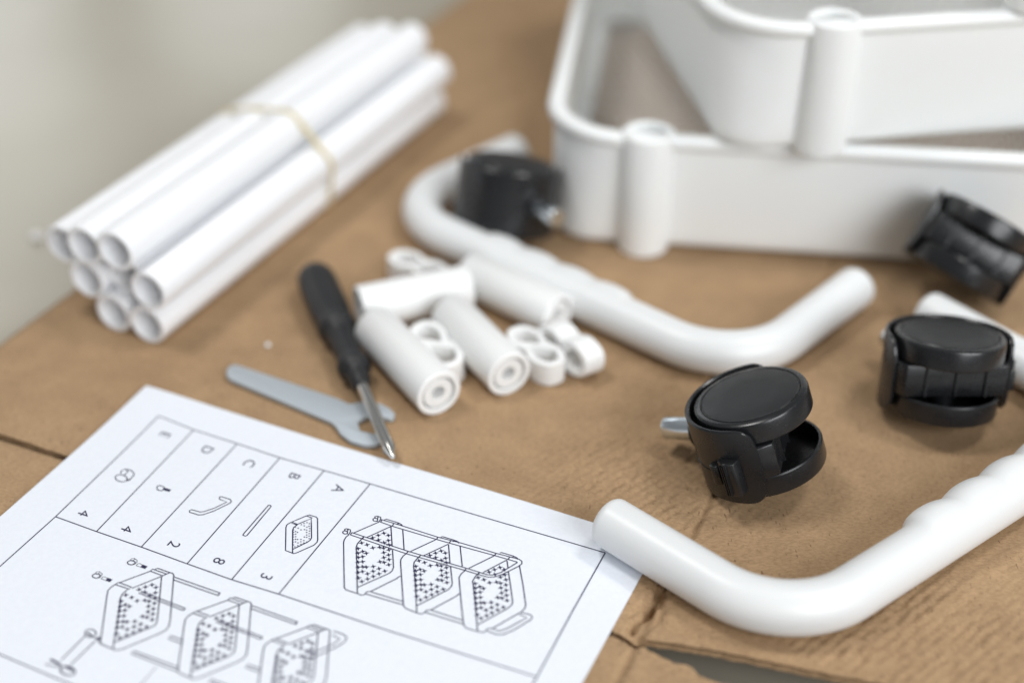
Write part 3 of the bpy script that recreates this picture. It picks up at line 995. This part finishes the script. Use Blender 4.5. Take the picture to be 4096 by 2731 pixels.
for A, B in zip(rings, rings[1:]):
    for i in range(N):
        j = (i + 1) % N
        if len(A) == 1:
            F.append((A[0], B[i], B[j]))
        elif len(B) == 1:
            F.append((A[i], A[j], B[0]))
        else:
            F.append((A[i], A[j], B[j], B[i]))
link('grip', mesh_from('grip', V, F), M_GRIP, sd, smooth=45)
blade = [(0, 83), (2.35, 83), (2.35, SL - 7), (2.2, SL - 6), (0.9, SL - 0.6), (0, SL)]
bv, bf = lathe(blade, 32)
bl = link('blade', mesh_from('blade', bv, bf), M_STEEL, sd, smooth=40)
for k in range(4):
    a = k * math.pi / 2 + 0.6
    c_, s_ = math.cos(a), math.sin(a)
    T = lambda x, y, z, c_=c_, s_=s_: (x * c_ - y * s_, x * s_ + y * c_, z)
    fin = ([(0.2, -0.45, SL - 9), (2.55, -0.45, SL - 9), (2.5, -0.45, SL - 5), (0.6, -0.3, SL - 0.4), (0.2, 0.45, SL - 9), (2.55, 0.45, SL - 9), (2.5, 0.45, SL - 5), (0.6, 0.3, SL - 0.4)],
           [(0, 1, 2, 3), (4, 7, 6, 5), (0, 4, 5, 1), (1, 5, 6, 2), (2, 6, 7, 3), (3, 7, 4, 0)])
    link('tip_fin', mesh_from('tip_fin', *move(fin, T)), M_STEEL, bl, smooth=0)

# ================================================================== SPANNER
wr = [(-111.7, 454.2), (-111.5, 457.9), (-109.6, 459.6), (-106.9, 458.6), (-66.2, 436.7), (-61.7, 433.4), (-59.0, 434.1), (-56.4, 435.2), (-53.6, 435.2), (-49.3, 433.4), (-46.0, 430.5), (-43.9, 427.4), (-44.2, 424.8), (-45.5, 424.2), (-48.7, 425.5), (-53.5, 426.2), (-57.7, 422.6), (-56.0, 416.8), (-52.0, 415.3), (-48.9, 414.6), (-47.6, 412.4), (-47.8, 410.0), (-50.1, 408.7), (-53.7, 408.5), (-58.9, 410.7), (-63.0, 414.8), (-65.7, 420.1), (-67.5, 422.3), (-109.4, 449.5), (-111.0, 451.7)]
cx_, cy_ = -78.0, 434.0
me = mesh_from('spanner', *prism([(x - cx_, y - cy_) for x, y in wr], 0.3, 2.3))
bevel_mesh(me, 0.35, 2, angle=60)
o = link('open_end_spanner', me, M_WRENCH, smooth=40)
o.location = (cx_ * MM, cy_ * MM, 0)
tag(o, 'flat grey stamped steel open-end spanner under the screwdriver tip', 'spanner')


# ================================================================== BASKETS
def round_rect(w, d, inset, rad, n=12):
    """outline counter-clockwise from the rim corner at (0,0), inset on all sides"""
    r = max(rad - inset, 2.0)
    x0, y0, x1, y1 = inset, inset, w - inset, d - inset
    out = []
    for cx, cy, a0 in ((x1 - r, y0 + r, -90), (x1 - r, y1 - r, 0), (x0 + r, y1 - r, 90), (x0 + r, y0 + r, 180)):
        for k in range(n + 1):
            a = R(a0 + 90 * k / n)
            out.append((cx + r * math.cos(a), cy + r * math.sin(a)))
    return out


BW, BD, BH = 340.0, 280.0, 56.0


def make_basket(label, corner, rotz, z0):
    root = thing('plastic_basket', label, 'basket', (corner[0], corner[1], z0), 'white plastic baskets in a stack')
    root.rotation_euler = (0, 0, R(rotz))
    # wall with a rounded bottom edge and slight draft
    outer = [(7.0, 1.6, 24), (5.6, 1.9, 24), (4.6, 3.4, 24), (4.2, 6.5, 25), (4.0, 12.0, 27), (3.4, 34.0, 33), (3.0, BH - 2.5, 38)]
    inner = [(5.3, BH - 2.5, 38), (5.7, 34.0, 33), (6.3, 12.0, 27), (6.8, 8.0, 25), (7.8, 5.4, 24), (9.0, 4.6, 24), (11.0, 4.3, 24)]
    rings = [round_rect(BW, BD, i, q) for i, z, q in outer + inner]
    zs = [z for i, z, q in outer + inner]
    n = len(rings[0])
    V = [(x, y, z) for ring, z in zip(rings, zs) for x, y in ring]
    F = []
    for q in range(len(rings)):
        w = (q + 1) % len(rings)
        for k in range(n):
            j = (k + 1) % n
            F.append((q * n + k, q * n + j, w * n + j, w * n + k))
    link('wall', mesh_from('wall', V, F), M_BASKET, root, smooth=60)
    # rolled rim
    prof = [(7.0, BH - 3.0), (7.2, BH - 0.6), (6.0, BH), (2.0, BH), (0.6, BH - 0.8), (0.0, BH - 2.2), (0.2, BH - 4.6), (1.4, BH - 5.2), (2.0, BH - 4.4), (2.4, BH - 2.8)]
    rings = [round_rect(BW, BD, i, 38) for i, z in prof]
    V = [(x, y, z) for ring, (i, z) in zip(rings, prof) for x, y in ring]
    F = []
    for q in range(len(rings)):
        w = (q + 1) % len(rings)
        for k in range(n):
            j = (k + 1) % n
            F.append((q * n + k, q * n + j, w * n + j, w * n + k))
    link('rim', mesh_from('rim', V, F), M_BASKET, root, smooth=60)
    # perforated bottom
    step, V, F, vid = 1.2, [], [], {}

    def vi(i, j, zz):
        key = (i, j, zz)
        if key not in vid:
            vid[key] = len(V)
            V.append((9.5 + i * step, 9.5 + j * step, zz))
        return vid[key]
    ni, nj = int((BW - 19) / step), int((BD - 19) / step)
    for i in range(ni):
        for j in range(nj):
            corner_cut = min(i, ni - 1 - i) + min(j, nj - 1 - j) < 8
            hole = (j % 5 != 0 and (i + 2 * (j // 5)) % 5 != 0) and 2 < i < ni - 3 and 2 < j < nj - 3
            if corner_cut or hole:
                continue
            F.append((vi(i, j, 4.3), vi(i + 1, j, 4.3), vi(i + 1, j + 1, 4.3), vi(i, j + 1, 4.3)))
    link('perforated_bottom', mesh_from('perforated_bottom', V, F), M_BASKET, root, smooth=0)
    # tube sockets
    pr = [(7.6, 0.6), (8.4, 0.0), (10.4, 0.0), (11.2, 0.8), (11.4, 4), (11.4, BH - 3), (11.2, BH + 0.3), (10.4, BH + 1.0), (8.4, BH + 1.0), (7.6, BH + 0.3)]
    v, f = lathe(pr, 44, closed=True)
    me = mesh_from('socket', v, f)
    for k, (x, y) in enumerate(((46.5, 5.5), (BW - 46.5, 5.5), (46.5, BD - 5.5), (BW - 46.5, BD - 5.5))):
        if k == 0:
            o = link('socket', me, M_BASKET, root, smooth=40)
        else:
            o = bpy.data.objects.new('socket', me)
            COL.objects.link(o)
            o.parent = root
        o.location = (x * MM, y * MM, 0)
    return root


make_basket('white plastic basket at the bottom of the stack, standing on the cardboard', (11.8, 555.6), -7.2, 0.2)
make_basket('white plastic basket set askew on top of the lowest basket', (83.5, 528.8), 8.8, 56.4)
make_basket('white plastic basket on top of the stack, only a corner socket showing top right', (163.9, 561.0), -15.0, 113.2)


# ================================================================== FOAM CRUMBS
def crumb(label, loc, r, seed):
    rnd = random.Random(seed)
    bm = bmesh.new()
    bmesh.ops.create_icosphere(bm, subdivisions=2, radius=r * MM)
    for v in bm.verts:
        v.co *= 0.8 + 0.4 * rnd.random()
        v.co.z *= 0.7
    me = bpy.data.meshes.new('foam_crumb')
    bm.to_mesh(me)
    bm.free()
    o = link('foam_crumb', me, M_FOAM, smooth=180)
    o.location = [c * MM for c in loc]
    tag(o, label, 'crumb')


crumb('tiny white foam crumb on the cardboard left of the screwdriver', (-98.7, 475.4, 0.6), 1.1, 1)
crumb('white foam crumb on the beige floor left of the tube bundle', (-229.0, 596.0, FLOOR_Z + 1.6), 3.0, 2)
